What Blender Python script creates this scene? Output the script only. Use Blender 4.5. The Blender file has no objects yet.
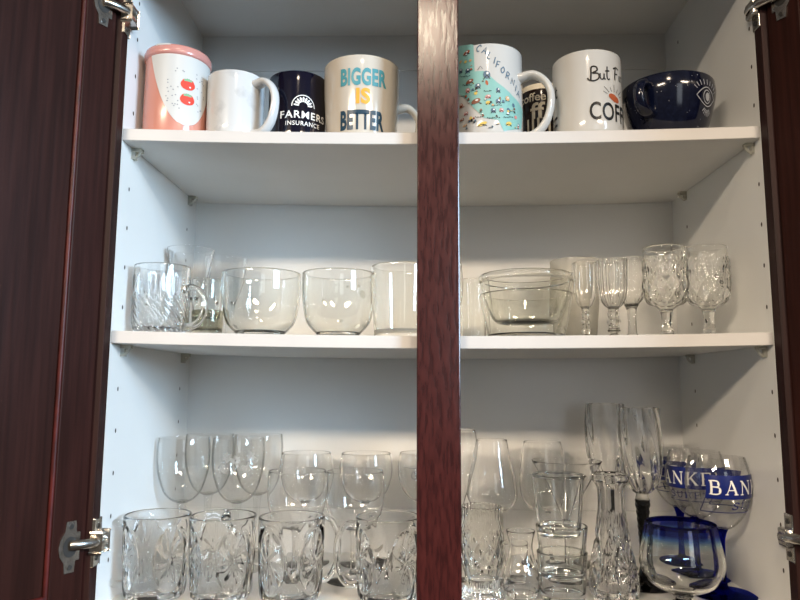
import bpy, bmesh, math, random
from mathutils import Vector, Matrix
random.seed(4)
PI = math.pi
scene = bpy.context.scene
COL = scene.collection
sin, cos = math.sin, math.cos

# ------------------------------------------------------------------ dimensions (metres)
HW = .44                    # half inner width of the cabinet
DEP = .3287                 # inner depth
ZC = .9518                  # underside of the cabinet top
T = .0171                   # shelf thickness
Z1, Z2 = .6251, .3422       # undersides of the two shelves at their ends
SAG1, SAG2 = .0075, .0062   # the boards bow a little under their load
FPX = 686.0
CAM = Vector((-.031, -.9114, .2846))
PITCH, YAW, ROLL = .127, .0226, -.0046
ROT = Matrix.Rotation(YAW, 3, 'Z') @ Matrix.Rotation(PITCH, 3, 'X') @ Matrix.Rotation(ROLL, 3, 'Y')

def shelf_z(lvl, x):
    if lvl == 0:
        return 0.0
    z, s = ((Z2 + T, SAG2), (Z1 + T, SAG1))[lvl - 1]
    return z - s * (1 - (x / HW) ** 2)

def ray(u, v):
    return ROT @ Vector(((u - 400) / FPX, 1, -(v - 300) / FPX))
def at(u, v, y):
    d = ray(u, v)
    return CAM + d * ((y - CAM.y) / d.y)
def scale_at(x, y, z):
    return (ROT.transposed() @ (Vector((x, y, z)) - CAM)).y / FPX     # metres per pixel

# ------------------------------------------------------------------ materials
def new_mat(name):
    m = bpy.data.materials.new(name); m.use_nodes = True
    nt = m.node_tree; nt.nodes.clear()
    out = nt.nodes.new('ShaderNodeOutputMaterial')
    return m, nt, out
def N(nt, t, **kw):
    n = nt.nodes.new(t)
    for k, v in kw.items():
        setattr(n, k, v)
    return n
def principled(name, col, rough=.4, metal=0, coat=0, spec=.5, **kw):
    m, nt, out = new_mat(name)
    b = N(nt, 'ShaderNodeBsdfPrincipled')
    b.inputs['Base Color'].default_value = (*col, 1)
    b.inputs['Roughness'].default_value = rough
    b.inputs['Metallic'].default_value = metal
    b.inputs['Coat Weight'].default_value = coat
    b.inputs['Coat Roughness'].default_value = .08
    b.inputs['Specular IOR Level'].default_value = spec
    for k, v in kw.items():
        b.inputs[k].default_value = v
    nt.links.new(b.outputs[0], out.inputs[0])
    return m
def noise_variation(m, c1, c2, scale=(1, 1, 1), nscale=8, detail=6, lo=.35, hi=.65, bump=0, rough=None):
    nt = m.node_tree
    b = next(n for n in nt.nodes if n.type == 'BSDF_PRINCIPLED')
    tc = N(nt, 'ShaderNodeTexCoord'); mp = N(nt, 'ShaderNodeMapping')
    mp.inputs['Scale'].default_value = scale
    nz = N(nt, 'ShaderNodeTexNoise'); nz.inputs['Scale'].default_value = nscale; nz.inputs['Detail'].default_value = detail
    rp = N(nt, 'ShaderNodeValToRGB')
    rp.color_ramp.elements[0].position = lo; rp.color_ramp.elements[0].color = (*c1, 1)
    rp.color_ramp.elements[1].position = hi; rp.color_ramp.elements[1].color = (*c2, 1)
    nt.links.new(tc.outputs['Object'], mp.inputs[0]); nt.links.new(mp.outputs[0], nz.inputs['Vector'])
    nt.links.new(nz.outputs['Fac'], rp.inputs[0]); nt.links.new(rp.outputs[0], b.inputs['Base Color'])
    if bump:
        bp = N(nt, 'ShaderNodeBump'); bp.inputs['Strength'].default_value = bump; bp.inputs['Distance'].default_value = .001
        nt.links.new(nz.outputs['Fac'], bp.inputs['Height']); nt.links.new(bp.outputs[0], b.inputs['Normal'])
    if rough:
        mr = N(nt, 'ShaderNodeMapRange'); mr.inputs['To Min'].default_value = rough[0]; mr.inputs['To Max'].default_value = rough[1]
        nt.links.new(nz.outputs['Fac'], mr.inputs[0]); nt.links.new(mr.outputs[0], b.inputs['Roughness'])
    return m

def glass(name, tint=(.97, .98, .97), edge=(.50, .53, .50), refr=.10, frost=0.0, refl=1.0, rough=.02, edge_pos=.55):
    """thin clear glass: lets light through, reflects more and darkens towards its edges"""
    m, nt, out = new_mat(name)
    lw = N(nt, 'ShaderNodeLayerWeight'); lw.inputs['Blend'].default_value = .5
    rp = N(nt, 'ShaderNodeValToRGB')
    rp.color_ramp.elements[0].position = edge_pos; rp.color_ramp.elements[0].color = (*tint, 1)
    rp.color_ramp.elements[1].position = 1.0; rp.color_ramp.elements[1].color = (*edge, 1)
    nt.links.new(lw.outputs['Facing'], rp.inputs[0])
    tr = N(nt, 'ShaderNodeBsdfTransparent'); nt.links.new(rp.outputs[0], tr.inputs[0])
    rf = N(nt, 'ShaderNodeBsdfRefraction'); rf.inputs['IOR'].default_value = 1.35; rf.inputs['Roughness'].default_value = rough
    nt.links.new(rp.outputs[0], rf.inputs[0])
    m1 = N(nt, 'ShaderNodeMixShader'); m1.inputs[0].default_value = refr
    nt.links.new(tr.outputs[0], m1.inputs[1]); nt.links.new(rf.outputs[0], m1.inputs[2])
    last = m1
    if frost:
        df = N(nt, 'ShaderNodeBsdfTranslucent'); df.inputs[0].default_value = (.85, .84, .8, 1)
        d2 = N(nt, 'ShaderNodeBsdfDiffuse'); d2.inputs[0].default_value = (.85, .84, .8, 1)
        ms = N(nt, 'ShaderNodeMixShader'); ms.inputs[0].default_value = .5
        nt.links.new(df.outputs[0], ms.inputs[1]); nt.links.new(d2.outputs[0], ms.inputs[2])
        m3 = N(nt, 'ShaderNodeMixShader'); m3.inputs[0].default_value = frost
        nt.links.new(m1.outputs[0], m3.inputs[1]); nt.links.new(ms.outputs[0], m3.inputs[2]); last = m3
    gl = N(nt, 'ShaderNodeBsdfGlossy'); gl.inputs['Roughness'].default_value = rough + .02
    pw = N(nt, 'ShaderNodeMath', operation='POWER'); pw.inputs[1].default_value = 4
    mu = N(nt, 'ShaderNodeMath', operation='MULTIPLY_ADD'); mu.inputs[1].default_value = .55 * refl; mu.inputs[2].default_value = .045 * refl
    nt.links.new(lw.outputs['Facing'], pw.inputs[0]); nt.links.new(pw.outputs[0], mu.inputs[0])
    m2 = N(nt, 'ShaderNodeMixShader')
    nt.links.new(mu.outputs[0], m2.inputs[0]); nt.links.new(last.outputs[0], m2.inputs[1]); nt.links.new(gl.outputs[0], m2.inputs[2])
    nt.links.new(m2.outputs[0], out.inputs[0])
    return m

M = {}
M['melamine'] = noise_variation(principled('white_melamine', (.80, .80, .78), .24, spec=.5), (.79, .79, .77), (.82, .82, .80), nscale=5)
M['shelf_white'] = noise_variation(principled('shelf_melamine', (.80, .79, .76), .36, spec=.45), (.77, .76, .73), (.80, .79, .765), nscale=9)
M['lip_dimmed'] = noise_variation(principled('shelf_lip_dimmed', (.62, .60, .58), .4, spec=.3), (.60, .58, .565), (.64, .62, .60), nscale=12)  # shelf front colour lowered to tame its over-bright lighting
M['hole'] = principled('peg_hole_dark', (.05, .035, .025), .8)
M['gap'] = principled('shadow_gap', (.10, .09, .08), .9)
M['wood'] = noise_variation(principled('mahogany', (.05, .012, .009), .40, spec=.13), (.019, .0058, .0040), (.031, .0090, .0064), scale=(60, 60, 2.2), nscale=3, bump=.15, rough=(.36, .48))
M['wood_red'] = noise_variation(principled('mahogany_front', (.09, .018, .014), .28, spec=.6), (.028, .0052, .0052), (.058, .0105, .0092), scale=(55, 55, 9), nscale=4, bump=.16, rough=(.12, .30))
M['wood_panel'] = noise_variation(principled('mahogany_panel', (.05, .012, .009), .40, spec=.14), (.018, .0060, .0042), (.030, .0094, .0066), scale=(45, 45, 1.8), nscale=3, bump=.15, rough=(.34, .46))
M['wood_matt'] = noise_variation(principled('mahogany_edge', (.03, .008, .007), .55, spec=.25), (.014, .0042, .0036), (.028, .0075, .0062), scale=(60, 60, 2.2), nscale=3, bump=.2)
M['bead'] = noise_variation(principled('mahogany_bead', (.10, .012, .010), .42, spec=.3), (.035, .0055, .005), (.08, .011, .0095), scale=(20, 20, 6), nscale=6, bump=.4)
M['steel'] = noise_variation(principled('nickel_plate', (.55, .52, .47), .24, metal=1), (.45, .42, .38), (.66, .63, .58), nscale=60)
M['steel_dark'] = principled('dark_steel', (.09, .085, .08), .4, metal=.8)
M['clip'] = glass('clip_plastic', (.93, .91, .80), (.7, .68, .55), .05, frost=.55, rough=.15)

def solid_glass(name, col=(1, 1, 1), rough=0.0, ior=1.45):
    m, nt, out = new_mat(name)
    b = N(nt, 'ShaderNodeBsdfGlass'); b.inputs['Color'].default_value = (*col, 1); b.inputs['Roughness'].default_value = rough; b.inputs['IOR'].default_value = ior
    nt.links.new(b.outputs[0], out.inputs[0])
    return m
M['clear'] = solid_glass('clear_glass', (.998, .999, .997))
M['clear_thin'] = solid_glass('thin_clear_glass', (.999, .999, .998))
M['fine'] = glass('fine_clear_glass', (.988, .988, .985), (.52, .54, .52), 0.0, refl=1.25, edge_pos=.62, rough=0)
M['cut'] = solid_glass('cut_clear_glass', (.998, .998, .996))
M['pressed'] = solid_glass('pressed_glass', (.996, .996, .989))
M['bowl'] = solid_glass('bowl_glass', (.991, .993, .982))
M['tumbler'] = solid_glass('tumbler_glass', (.990, .995, .993))
M['smoke'] = solid_glass('smoky_glass', (.82, .82, .77))
M['frost'] = glass('frosted_glass', (.96, .955, .93), (.85, .84, .80), .1, frost=.30, rough=.2, refl=.5)
M['etch'] = glass('etched_frost', (.98, .98, .98), (.95, .95, .95), .05, frost=.3, rough=.3, refl=.6)
M['blue_glass'] = solid_glass('cobalt_glass', (.06, .09, .62))
M['black_glass'] = principled('black_glass', (.004, .004, .004), .10, spec=.3)

def ceramic(name, col, rough=.12):
    return principled(name, col, rough, coat=.15)
M['white_cer'] = ceramic('white_ceramic', (.59, .58, .555))
M['cream_cer'] = ceramic('cream_ceramic', (.60, .55, .475))
M['marble'] = noise_variation(ceramic('marble_ceramic', (.60, .60, .59), .15), (.49, .49, .49), (.60, .60, .595), nscale=26, detail=9, lo=.36, hi=.46)
M['pink_cer'] = ceramic('pink_ceramic', (.60, .255, .19), .2)
M['lid_cer'] = ceramic('pink_lid_ceramic', (.60, .27, .23), .2)
M['navy_cer'] = ceramic('navy_ceramic', (.003, .003, .012), .1)
M['eye_navy'] = noise_variation(ceramic('speckled_navy_ceramic', (.005, .008, .03), .12), (.0026, .0045, .018), (.007, .011, .034), nscale=160, lo=.45, hi=.75)
M['brown_cer'] = ceramic('brown_ceramic', (.018, .010, .007))
def paint(name, col, rough=.3):
    return principled(name, col, rough, spec=.25)
P = {k: paint('print_' + k, c) for k, c in dict(white=(.85, .85, .83), teal=(.075, .30, .35), orange=(.80, .40, .06), ink=(.02, .055, .09), black=(.015, .015, .015), red=(.70, .06, .035),
     green=(.22, .42, .24), grey=(.30, .31, .33), map_teal=(.25, .50, .46), brown=(.25, .10, .06), rust=(.42, .10, .04), silver=(.38, .40, .44), cream=(.78, .70, .55), tan=(.62, .40, .22),
     slate=(.10, .17, .24), yellow=(.72, .52, .12), blue=(.010, .020, .15), rose=(.62, .28, .26), field=(.60, .59, .565)).items()}

# ------------------------------------------------------------------ object helpers
def link(o, parent=None):
    COL.objects.link(o)
    if parent:
        o.parent = parent
    return o
def obj(name, bm, mat, parent=None, smooth=True, loc=None):
    me = bpy.data.meshes.new(name)
    bmesh.ops.remove_doubles(bm, verts=bm.verts, dist=1e-7)
    bmesh.ops.recalc_face_normals(bm, faces=bm.faces)
    bm.to_mesh(me); bm.free()
    for m in (mat if isinstance(mat, (list, tuple)) else [mat]):
        me.materials.append(m)
    if smooth:
        for p in me.polygons:
            p.use_smooth = True
        me.set_sharp_from_angle(angle=math.radians(50))
    o = bpy.data.objects.new(name, me)
    if loc:
        o.location = loc
    return link(o, parent)
def thing(name, label, cat, loc=(0, 0, 0), rz=0, group=None):
    o = bpy.data.objects.new(name, None); o.empty_display_size = .02
    o.location = loc; o.rotation_euler = (0, 0, rz)
    o['label'] = label; o['category'] = cat
    if group:
        o['group'] = group
    return link(o)
def tag(o, label, cat, group=None):
    o['label'] = label; o['category'] = cat
    if group:
        o['group'] = group
    return o
def copy_thing(src, loc, rz, label):
    r = src.copy(); COL.objects.link(r); r.location = loc; r.rotation_euler = (0, 0, rz); r['label'] = label
    for ch in list(src.children):
        c = ch.copy(); COL.objects.link(c); c.parent = r
        for g in list(ch.children):
            d = g.copy(); COL.objects.link(d); d.parent = c
    return r

def box(bm, x0, x1, y0, y1, z0, z1, bev=0, mi=0, rot=None, seg=2):
    r = bmesh.ops.create_cube(bm, size=1)
    vs = r['verts']
    for v in vs:
        v.co = Vector(((x0 + x1) / 2 + v.co.x * (x1 - x0), (y0 + y1) / 2 + v.co.y * (y1 - y0), (z0 + z1) / 2 + v.co.z * (z1 - z0)))
        if rot is not None:
            v.co = rot @ v.co
    fs = set(f for v in vs for f in v.link_faces)
    for f in fs:
        f.material_index = mi
    if bev:
        es = list(set(e for v in vs for e in v.link_edges))
        bmesh.ops.bevel(bm, geom=es, offset=bev, segments=seg, affect='EDGES', profile=.5)

def smooth_pts(pts, n=5):
    """Catmull-Rom resample of a 2-D polyline"""
    P_ = [Vector(p) for p in pts]
    out = []
    for i in range(len(P_) - 1):
        p0 = P_[max(i - 1, 0)]; p1 = P_[i]; p2 = P_[i + 1]; p3 = P_[min(i + 2, len(P_) - 1)]
        for k in range(n):
            t = k / n
            out.append(.5 * ((2 * p1) + (p2 - p0) * t + (2 * p0 - 5 * p1 + 4 * p2 - p3) * t * t + (3 * p1 - p0 - 3 * p2 + p3) * t ** 3))
    out.append(P_[-1])
    return [tuple(p) for p in out]

def lathe(bm, prof, segs=64, disp=None, closed=False):
    """prof: (r, z, outer?) from bottom axis, up the outside, over the rim, down the inside"""
    rings = []
    for p in prof:
        r, z = p[0], p[1]; outer = p[2] if len(p) > 2 else True
        if r < 1e-5:
            rings.append([bm.verts.new((0, 0, z))])
        else:
            ring = []
            for k in range(segs):
                th = 2 * PI * k / segs
                rr = r + (disp(th, z, r) if (disp and outer) else 0)
                ring.append(bm.verts.new((rr * cos(th), rr * sin(th), z)))
            rings.append(ring)
    for a, b in zip(rings, rings[1:]):
        for k in range(segs):
            k2 = (k + 1) % segs
            if len(a) == 1 and len(b) == 1:
                continue
            if len(a) == 1:
                bm.faces.new((a[0], b[k2], b[k]))
            elif len(b) == 1:
                bm.faces.new((a[k], a[k2], b[0]))
            else:
                bm.faces.new((a[k], a[k2], b[k2], b[k]))
    return bm

def shell(outer, t, floor, rim=True, foot=.86):
    """outer: (r,z) from base edge to rim. Returns closed profile of a vessel with wall thickness t and inside floor height"""
    res = []
    z0 = outer[0][1]
    res.append((0, z0, True))
    res += [(r, z, True) for r, z in outer]
    inner = []
    n = len(outer)
    for i in range(n):
        a = Vector(outer[max(i - 1, 0)]); b = Vector(outer[min(i + 1, n - 1)])
        d = (b - a)
        if d.length < 1e-9:
            continue
        d.normalize()
        nrm = Vector((-d.y, d.x))            # inward
        q = Vector(outer[i]) + nrm * t
        if i == n - 1:
            q = Vector((outer[i][0] - t, outer[i][1]))
        if q.x > .002 and q.y > floor:
            inner.append((q.x, q.y, False))
    # rounded rim
    if rim and inner:
        r1, zr = outer[-1]; r2 = inner[-1][0]; c = (r1 + r2) / 2; h = (r1 - r2) / 2
        for k in range(1, 6):
            a = PI * k / 6
            res.append((c + h * cos(a), zr + h * sin(a), False))
    res += list(reversed(inner))
    if inner:
        rl = inner[0][0]
        res.append((rl * .97, floor + .0006, False)); res.append((rl * .8, floor, False))
    res.append((0, floor, False))
    return res

def tube(bm, pts, rad, segs=12, flat=1.0, up=None, caps=True):
    """round or flattened tube along a list of 3-D points; rad a number or list"""
    pts = [Vector(p) for p in pts]; n = len(pts)
    rings = []
    prev = None
    for i, p in enumerate(pts):
        d = (pts[min(i + 1, n - 1)] - pts[max(i - 1, 0)]).normalized()
        if up is not None:
            s = d.cross(Vector(up))
            if s.length < 1e-4:
                s = prev or Vector((1, 0, 0))
        else:
            if prev is None:
                a = Vector((0, 0, 1)) if abs(d.z) < .9 else Vector((1, 0, 0))
                s = d.cross(a)
            else:
                s = prev - d * prev.dot(d)
        s.normalize(); prev = s
        w = s.cross(d).normalized()
        r = rad[i] if isinstance(rad, (list, tuple)) else rad
        rings.append([bm.verts.new(p + s * (r * cos(2 * PI * k / segs)) + w * (r * flat * sin(2 * PI * k / segs))) for k in range(segs)])
    for a, b in zip(rings, rings[1:]):
        for k in range(segs):
            k2 = (k + 1) % segs
            bm.faces.new((a[k], a[k2], b[k2], b[k]))
    if caps:
        bm.faces.new(list(reversed(rings[0]))); bm.faces.new(rings[-1])

def smooth3(pts, n=6):
    P_ = [Vector(p) for p in pts]; out = []
    for i in range(len(P_) - 1):
        p0 = P_[max(i - 1, 0)]; p1 = P_[i]; p2 = P_[i + 1]; p3 = P_[min(i + 2, len(P_) - 1)]
        for k in range(n):
            t = k / n
            out.append(.5 * ((2 * p1) + (p2 - p0) * t + (2 * p0 - 5 * p1 + 4 * p2 - p3) * t * t + (3 * p1 - p0 - 3 * p2 + p3) * t ** 3))
    out.append(P_[-1])
    return out

# ------------------------------------------------------------------ printed marks that follow a round surface
def flat_text(s, w, h, cx=0, cz=0, bold=0, shear=0, rot=0, spacing=1.0):
    """lettering as a flat bmesh in (s, z), its bounds fitted to w x h round (cx, cz)"""
    c = bpy.data.curves.new('t', 'FONT'); c.body = s; c.offset = bold; c.shear = shear; c.space_character = spacing; c.resolution_u = 4
    o = bpy.data.objects.new('t', c); COL.objects.link(o)
    bpy.context.view_layer.update()
    me = bpy.data.meshes.new_from_object(o.evaluated_get(bpy.context.evaluated_depsgraph_get()))
    bpy.data.objects.remove(o); bpy.data.curves.remove(c)
    bm = bmesh.new(); bm.from_mesh(me); bpy.data.meshes.remove(me)
    xs = [v.co.x for v in bm.verts]; ys = [v.co.y for v in bm.verts]
    x0, x1, y0, y1 = min(xs), max(xs), min(ys), max(ys)
    ca, sa = cos(rot), sin(rot)
    for v in bm.verts:
        a = ((v.co.x - x0) / (x1 - x0) - .5) * w; b = ((v.co.y - y0) / (y1 - y0) - .5) * h
        v.co = Vector((cx + a * ca - b * sa, cz + a * sa + b * ca, 0))
    return bm
def poly2(bm, pts, mi=0):
    f = bm.faces.new([bm.verts.new((p[0], p[1], 0)) for p in pts]); f.material_index = mi
def ell2(bm, cx, cz, a, b, mi=0, n=20, rot=0):
    ca, sa = cos(rot), sin(rot)
    poly2(bm, [(cx + a * cos(t) * ca - b * sin(t) * sa, cz + a * cos(t) * sa + b * sin(t) * ca) for t in [2 * PI * k / n for k in range(n)]], mi)
def stroke2(bm, pts, w, mi=0, smooth=True, closed=False):
    if smooth and len(pts) > 2:
        pts = smooth_pts(pts, 5)
    pts = [Vector(p[:2]) for p in pts]
    n = len(pts); L = []; R_ = []
    for i in range(n):
        if closed:
            d = pts[(i + 1) % n] - pts[i - 1]
        else:
            d = pts[min(i + 1, n - 1)] - pts[max(i - 1, 0)]
        if d.length < 1e-9:
            d = Vector((1, 0))
        d.normalize(); q = Vector((-d.y, d.x)) * w / 2
        L.append(bm.verts.new((*(pts[i] + q), 0))); R_.append(bm.verts.new((*(pts[i] - q), 0)))
    for i in range(n if closed else n - 1):
        j = (i + 1) % n
        try:
            f = bm.faces.new((L[i], R_[i], R_[j], L[j])); f.material_index = mi
        except ValueError:
            pass
def merge(bm, other, mi=0):
    for f in other.faces:
        f.material_index = mi
    me = bpy.data.meshes.new('tmp'); other.to_mesh(me); other.free(); bm.from_mesh(me); bpy.data.meshes.remove(me)
def wrap(name, bm, mats, parent, R, th0, z0=0, eps=.0005, maxlen=.005):
    """bend a flat bmesh in (s, z) on to the parent's round wall. R: radius or function of z; th0: the bearing of s=0"""
    bmesh.ops.triangulate(bm, faces=bm.faces)
    for _ in range(5):
        es = [e for e in bm.edges if e.calc_length() > maxlen]
        if not es:
            break
        bmesh.ops.subdivide_edges(bm, edges=es, cuts=1)
        bmesh.ops.triangulate(bm, faces=[f for f in bm.faces if len(f.verts) > 3])
    Rf = R if callable(R) else (lambda z: R)
    for v in bm.verts:
        s, z = v.co.x, v.co.y + z0
        lift = v.co.z
        r = Rf(z)
        th = th0 + s / r
        v.co = Vector(((r + eps + lift) * cos(th), (r + eps + lift) * sin(th), z))
    me = bpy.data.meshes.new(name); 
    bm.normal_update()
    for f in bm.faces:
        c = f.calc_center_median()
        if f.normal.dot(Vector((c.x, c.y, 0))) < 0:
            f.normal_flip()
    bm.to_mesh(me); bm.free()
    for m in (mats if isinstance(mats, (list, tuple)) else [mats]):
        me.materials.append(m)
    for p in me.polygons:
        p.use_smooth = True
    return link(bpy.data.objects.new(name, me), parent)
def bearing(x, y):
    return math.atan2(CAM.y - y, CAM.x - x)          # from a thing towards where the photograph was taken

# ================================================================== THE CABINET
cab = thing('kitchen_cabinet', 'dark mahogany kitchen cabinet with white interior and both doors swung open', 'cabinet', (0, 0, 0))
def peg_disc(bm, x, y, z, sgn):
    r = .0028
    vs = [bm.verts.new((x, y + r * .75 * cos(2 * PI * k / 10), z + r * 1.15 * sin(2 * PI * k / 10))) for k in range(10)]
    f = bm.faces.new(vs if sgn > 0 else list(reversed(vs))); f.material_index = 1
for s in (-1, 1):
    bm = bmesh.new()
    box(bm, s * HW, s * (HW + .016), 0, DEP + .006, -.03, ZC + .03)
    yf, yb = (.031, .281) if s < 0 else (.012, .263)
    z = .055
    for k in range(16):
        for y in (yf, yb):
            zz = z + .0565 * k
            if not (Z1 - .008 < zz < Z1 + T or Z2 - .008 < zz < Z2 + T):
                peg_disc(bm, s * (HW - .0003), y, zz, s)
    obj('side_panel', bm, [M['melamine'], M['hole']], cab, smooth=False)
bm = bmesh.new(); box(bm, -HW - .016, HW + .016, DEP, DEP + .006, -.03, ZC + .03); obj('back_panel', bm, M['melamine'], cab, False)
bm = bmesh.new(); box(bm, -HW, HW, 0, DEP, ZC, ZC + .016); obj('top_panel', bm, M['shelf_white'], cab, False)
bm = bmesh.new(); box(bm, -HW, HW, -.001, DEP, -.016, 0); obj('bottom_panel', bm, M['shelf_white'], cab, False)
bm = bmesh.new(); box(bm, -HW, HW, DEP - .0045, DEP, .882, ZC, .0006); obj('hanging_rail', bm, M['melamine'], cab, False)
bm = bmesh.new(); box(bm, -HW, HW, DEP - .0060, DEP, 0, .074, .0006); obj('hanging_rail', bm, M['melamine'], cab, False)
# face frame: outer stiles, rails and the centre stile
for x0, x1, nm, mt in ((-HW - .038, -HW, 'frame_stile', 'wood'), (HW, HW + .038, 'frame_stile', 'wood')):
    bm = bmesh.new(); box(bm, x0, x1, -.019, 0, -.045, ZC + .05, .0012); obj(nm, bm, M['wood_matt'], cab, False)
bm = bmesh.new(); box(bm, -.0290, .0275, -.019, -.0004, -.006, .868, .0016); obj('centre_stile', bm, M['wood_red'], cab, False)
bm = bmesh.new(); box(bm, -HW, HW, -.019, -.0005, .868, ZC + .05, .0012); obj('frame_rail', bm, M['wood'], cab, False)  # top rail, out of view, brought down low to shade the top compartment
bm = bmesh.new(); box(bm, -HW, HW, -.019, -.0015, -.045, -.006, .0012); obj('frame_rail', bm, M['wood'], cab, False)

# doors, swung open past square
BETA = {-1: math.radians(31), 1: math.radians(28)}
DW, DZ0, DZ1, SW = .43, -.03, ZC + .03, .0445
def door(s):
    hx, hy = s * (HW + .008), -.0215
    b = BETA[s]
    du = Vector((s * sin(b), -cos(b), 0))              # along the door away from its hinge
    dn = Vector((s * cos(b), sin(b), 0))               # outward (front face side)
    mtx = Matrix(((du.x, dn.x, 0, hx), (du.y, dn.y, 0, hy), (0, 0, 1, 0), (0, 0, 0, 1)))
    bm = bmesh.new()
    tk = .019
    box(bm, 0, SW, 0, tk, DZ0, DZ1, .0015); box(bm, DW - SW, DW, 0, tk, DZ0, DZ1, .0015)
    box(bm, SW, DW - SW, 0, tk, DZ0, DZ0 + .06, .0015); box(bm, SW, DW - SW, 0, tk, DZ1 - .06, DZ1, .0015)
    bmesh.ops.transform(bm, matrix=mtx, verts=bm.verts)
    d = obj('door', bm, M['wood'], cab, False)
    bm = bmesh.new(); box(bm, SW - .004, DW - SW + .004, .0075, .013, DZ0 + .055, DZ1 - .055)
    bmesh.ops.transform(bm, matrix=mtx, verts=bm.verts)
    obj('panel', bm, M['wood_panel'], d, False)
    bm = bmesh.new()                                     # rounded moulding round the panel
    for a, b_ in (((SW + .001, .0045, DZ0 + .06), (SW + .001, .0045, DZ1 - .06)), ((DW - SW - .001, .0045, DZ0 + .06), (DW - SW - .001, .0045, DZ1 - .06)),
                  ((SW, .0045, DZ0 + .061), (DW - SW, .0045, DZ0 + .061)), ((SW, .0045, DZ1 - .061), (DW - SW, .0045, DZ1 - .061))):
        tube(bm, [a, b_], .0032, 10)
    bmesh.ops.transform(bm, matrix=mtx, verts=bm.verts)
    obj('moulding', bm, M['bead'], d)
    return mtx
DM = {s: door(s) for s in (-1, 1)}

def hinge(s, zc):
    mtx = DM[s]
    # plate on the frame edge
    bm = bmesh.new()
    for z0, z1 in ((-.029, -.010), (.010, .029)):
        box(bm, s * (HW - .0020), s * HW, -.019, .000, zc + z0, zc + z1, .0008)
    box(bm, s * (HW - .0100), s * HW, -.0200, .004, zc - .0115, zc + .0115, .003)
    root = obj('hinge', bm, M['steel'], cab, False)
    bm = bmesh.new()
    bm.free()
    for z in (-.020, .020):
        bm = bmesh.new()
        m2 = Matrix.Translation((s * (HW - .0022), -.0085, zc + z)) @ Matrix.Rotation(PI / 2, 4, 'Y')
        bmesh.ops.create_cone(bm, cap_ends=True, segments=14, radius1=.0036, radius2=.003, depth=.0016, matrix=m2)
        obj('screw', bm, M['steel_dark'], root)
    # flange with its cup, let into the door
    bm = bmesh.new()
    outline = [(.008, .017), (.013, .017), (.014, .031), (.027, .031), (.0285, .018), (.034, .010), (.036, 0), (.034, -.010), (.0285, -.018), (.027, -.031), (.014, -.031), (.013, -.017), (.008, -.017)]
    lo = [bm.verts.new((a, -.0016, zc + b)) for a, b in outline]; hi = [bm.verts.new((a, .0002, zc + b)) for a, b in outline]
    bm.faces.new(lo); bm.faces.new(list(reversed(hi)))
    for k in range(len(lo)):
        k2 = (k + 1) % len(lo); bm.faces.new((lo[k], hi[k], hi[k2], lo[k2]))
    bmesh.ops.transform(bm, matrix=mtx, verts=bm.verts)
    obj('flange', bm, M['steel'], root, False)
    bm = bmesh.new()
    cup = [(.021 + .0095 * cos(2 * PI * k / 20), zc + .0125 * sin(2 * PI * k / 20)) for k in range(20)]
    bm.faces.new([bm.verts.new((a, -.0019, b)) for a, b in cup])
    bmesh.ops.transform(bm, matrix=mtx, verts=bm.verts)
    obj('cup', bm, M['steel_dark'], root, False)
    for z in (-.0245, .0245):
        bm = bmesh.new()
        m2 = Matrix.Translation((.0205, -.0020, zc + z)) @ Matrix.Rotation(PI / 2, 4, 'X')
        bmesh.ops.create_cone(bm, cap_ends=True, segments=14, radius1=.0036, radius2=.003, depth=.0016, matrix=m2)
        bmesh.ops.transform(bm, matrix=mtx, verts=bm.verts)
        obj('screw', bm, M['steel_dark'], root)
    # knuckle arm from cup to plate
    bm = bmesh.new()
    a = mtx @ Vector((.022, -.003, zc + .002)); b_ = mtx @ Vector((.010, -.0085, zc + .002)); c = Vector((s * (HW - .007), -.016, zc + .001)); d = Vector((s * (HW - .008), -.002, zc))
    tube(bm, smooth3([a, b_, c, d], 5), .0052, 10, flat=1.25)
    obj('arm', bm, M['steel'], root)
for s, zc in ((-1, .0870), (1, .1000), (-1, .8040), (1, .8060)):
    hinge(s, zc)

# clear plastic clips under the shelves
for zi in (Z1, Z2):
    for s in (-1, 1):
        for y in ((.037, .285) if s < 0 else (.022, .262)):
            bm = bmesh.new()
            box(bm, s * (HW - .013), s * HW, y - .005, y + .005, zi - .0045, zi - .0003, .0012)
            box(bm, s * (HW - .004), s * HW, y - .0045, y + .0045, zi - .015, zi - .004, .0015)
            tube(bm, [(s * (HW - .012), y, zi - .004), (s * (HW - .009), y, zi - .010), (s * (HW - .003), y, zi - .014)], .002, 8)
            obj('shelf_clip', bm, M['clip'], cab, False)

# the two shelves, bowed
def shelf(lvl, label):
    zi = (Z2, Z1)[lvl - 1]; sag = (SAG2, SAG1)[lvl - 1]
    bm = bmesh.new(); n = 28
    sect = [(.0008, 0), (0, .0008), (0, T - .0008), (.0008, T), (DEP - .002, T), (DEP - .002, 0)]
    rings = []
    for k in range(n + 1):
        x = -HW + .001 + (2 * HW - .002) * k / n
        dz = -sag * (1 - (x / HW) ** 2)
        rings.append([bm.verts.new((x, y, zi + z + dz)) for y, z in sect])
    for a, b in zip(rings, rings[1:]):
        for k in range(6):
            bm.faces.new((a[k], a[(k + 1) % 6], b[(k + 1) % 6], b[k]))
    bm.faces.new(rings[0]); bm.faces.new(list(reversed(rings[-1])))
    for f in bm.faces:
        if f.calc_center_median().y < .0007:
            f.material_index = 1                         # front edge, coloured darker to offset the strong lamplight on it
    o = obj('cabinet_shelf', bm, [M['shelf_white'], M['lip_dimmed']], None, False)
    tag(o, label, 'shelf')
shelf(2, 'upper white shelf board, slightly sagging, carrying the printed ceramic mugs')
shelf(1, 'lower white shelf board carrying glass cups, nested bowls and short goblets')

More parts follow.
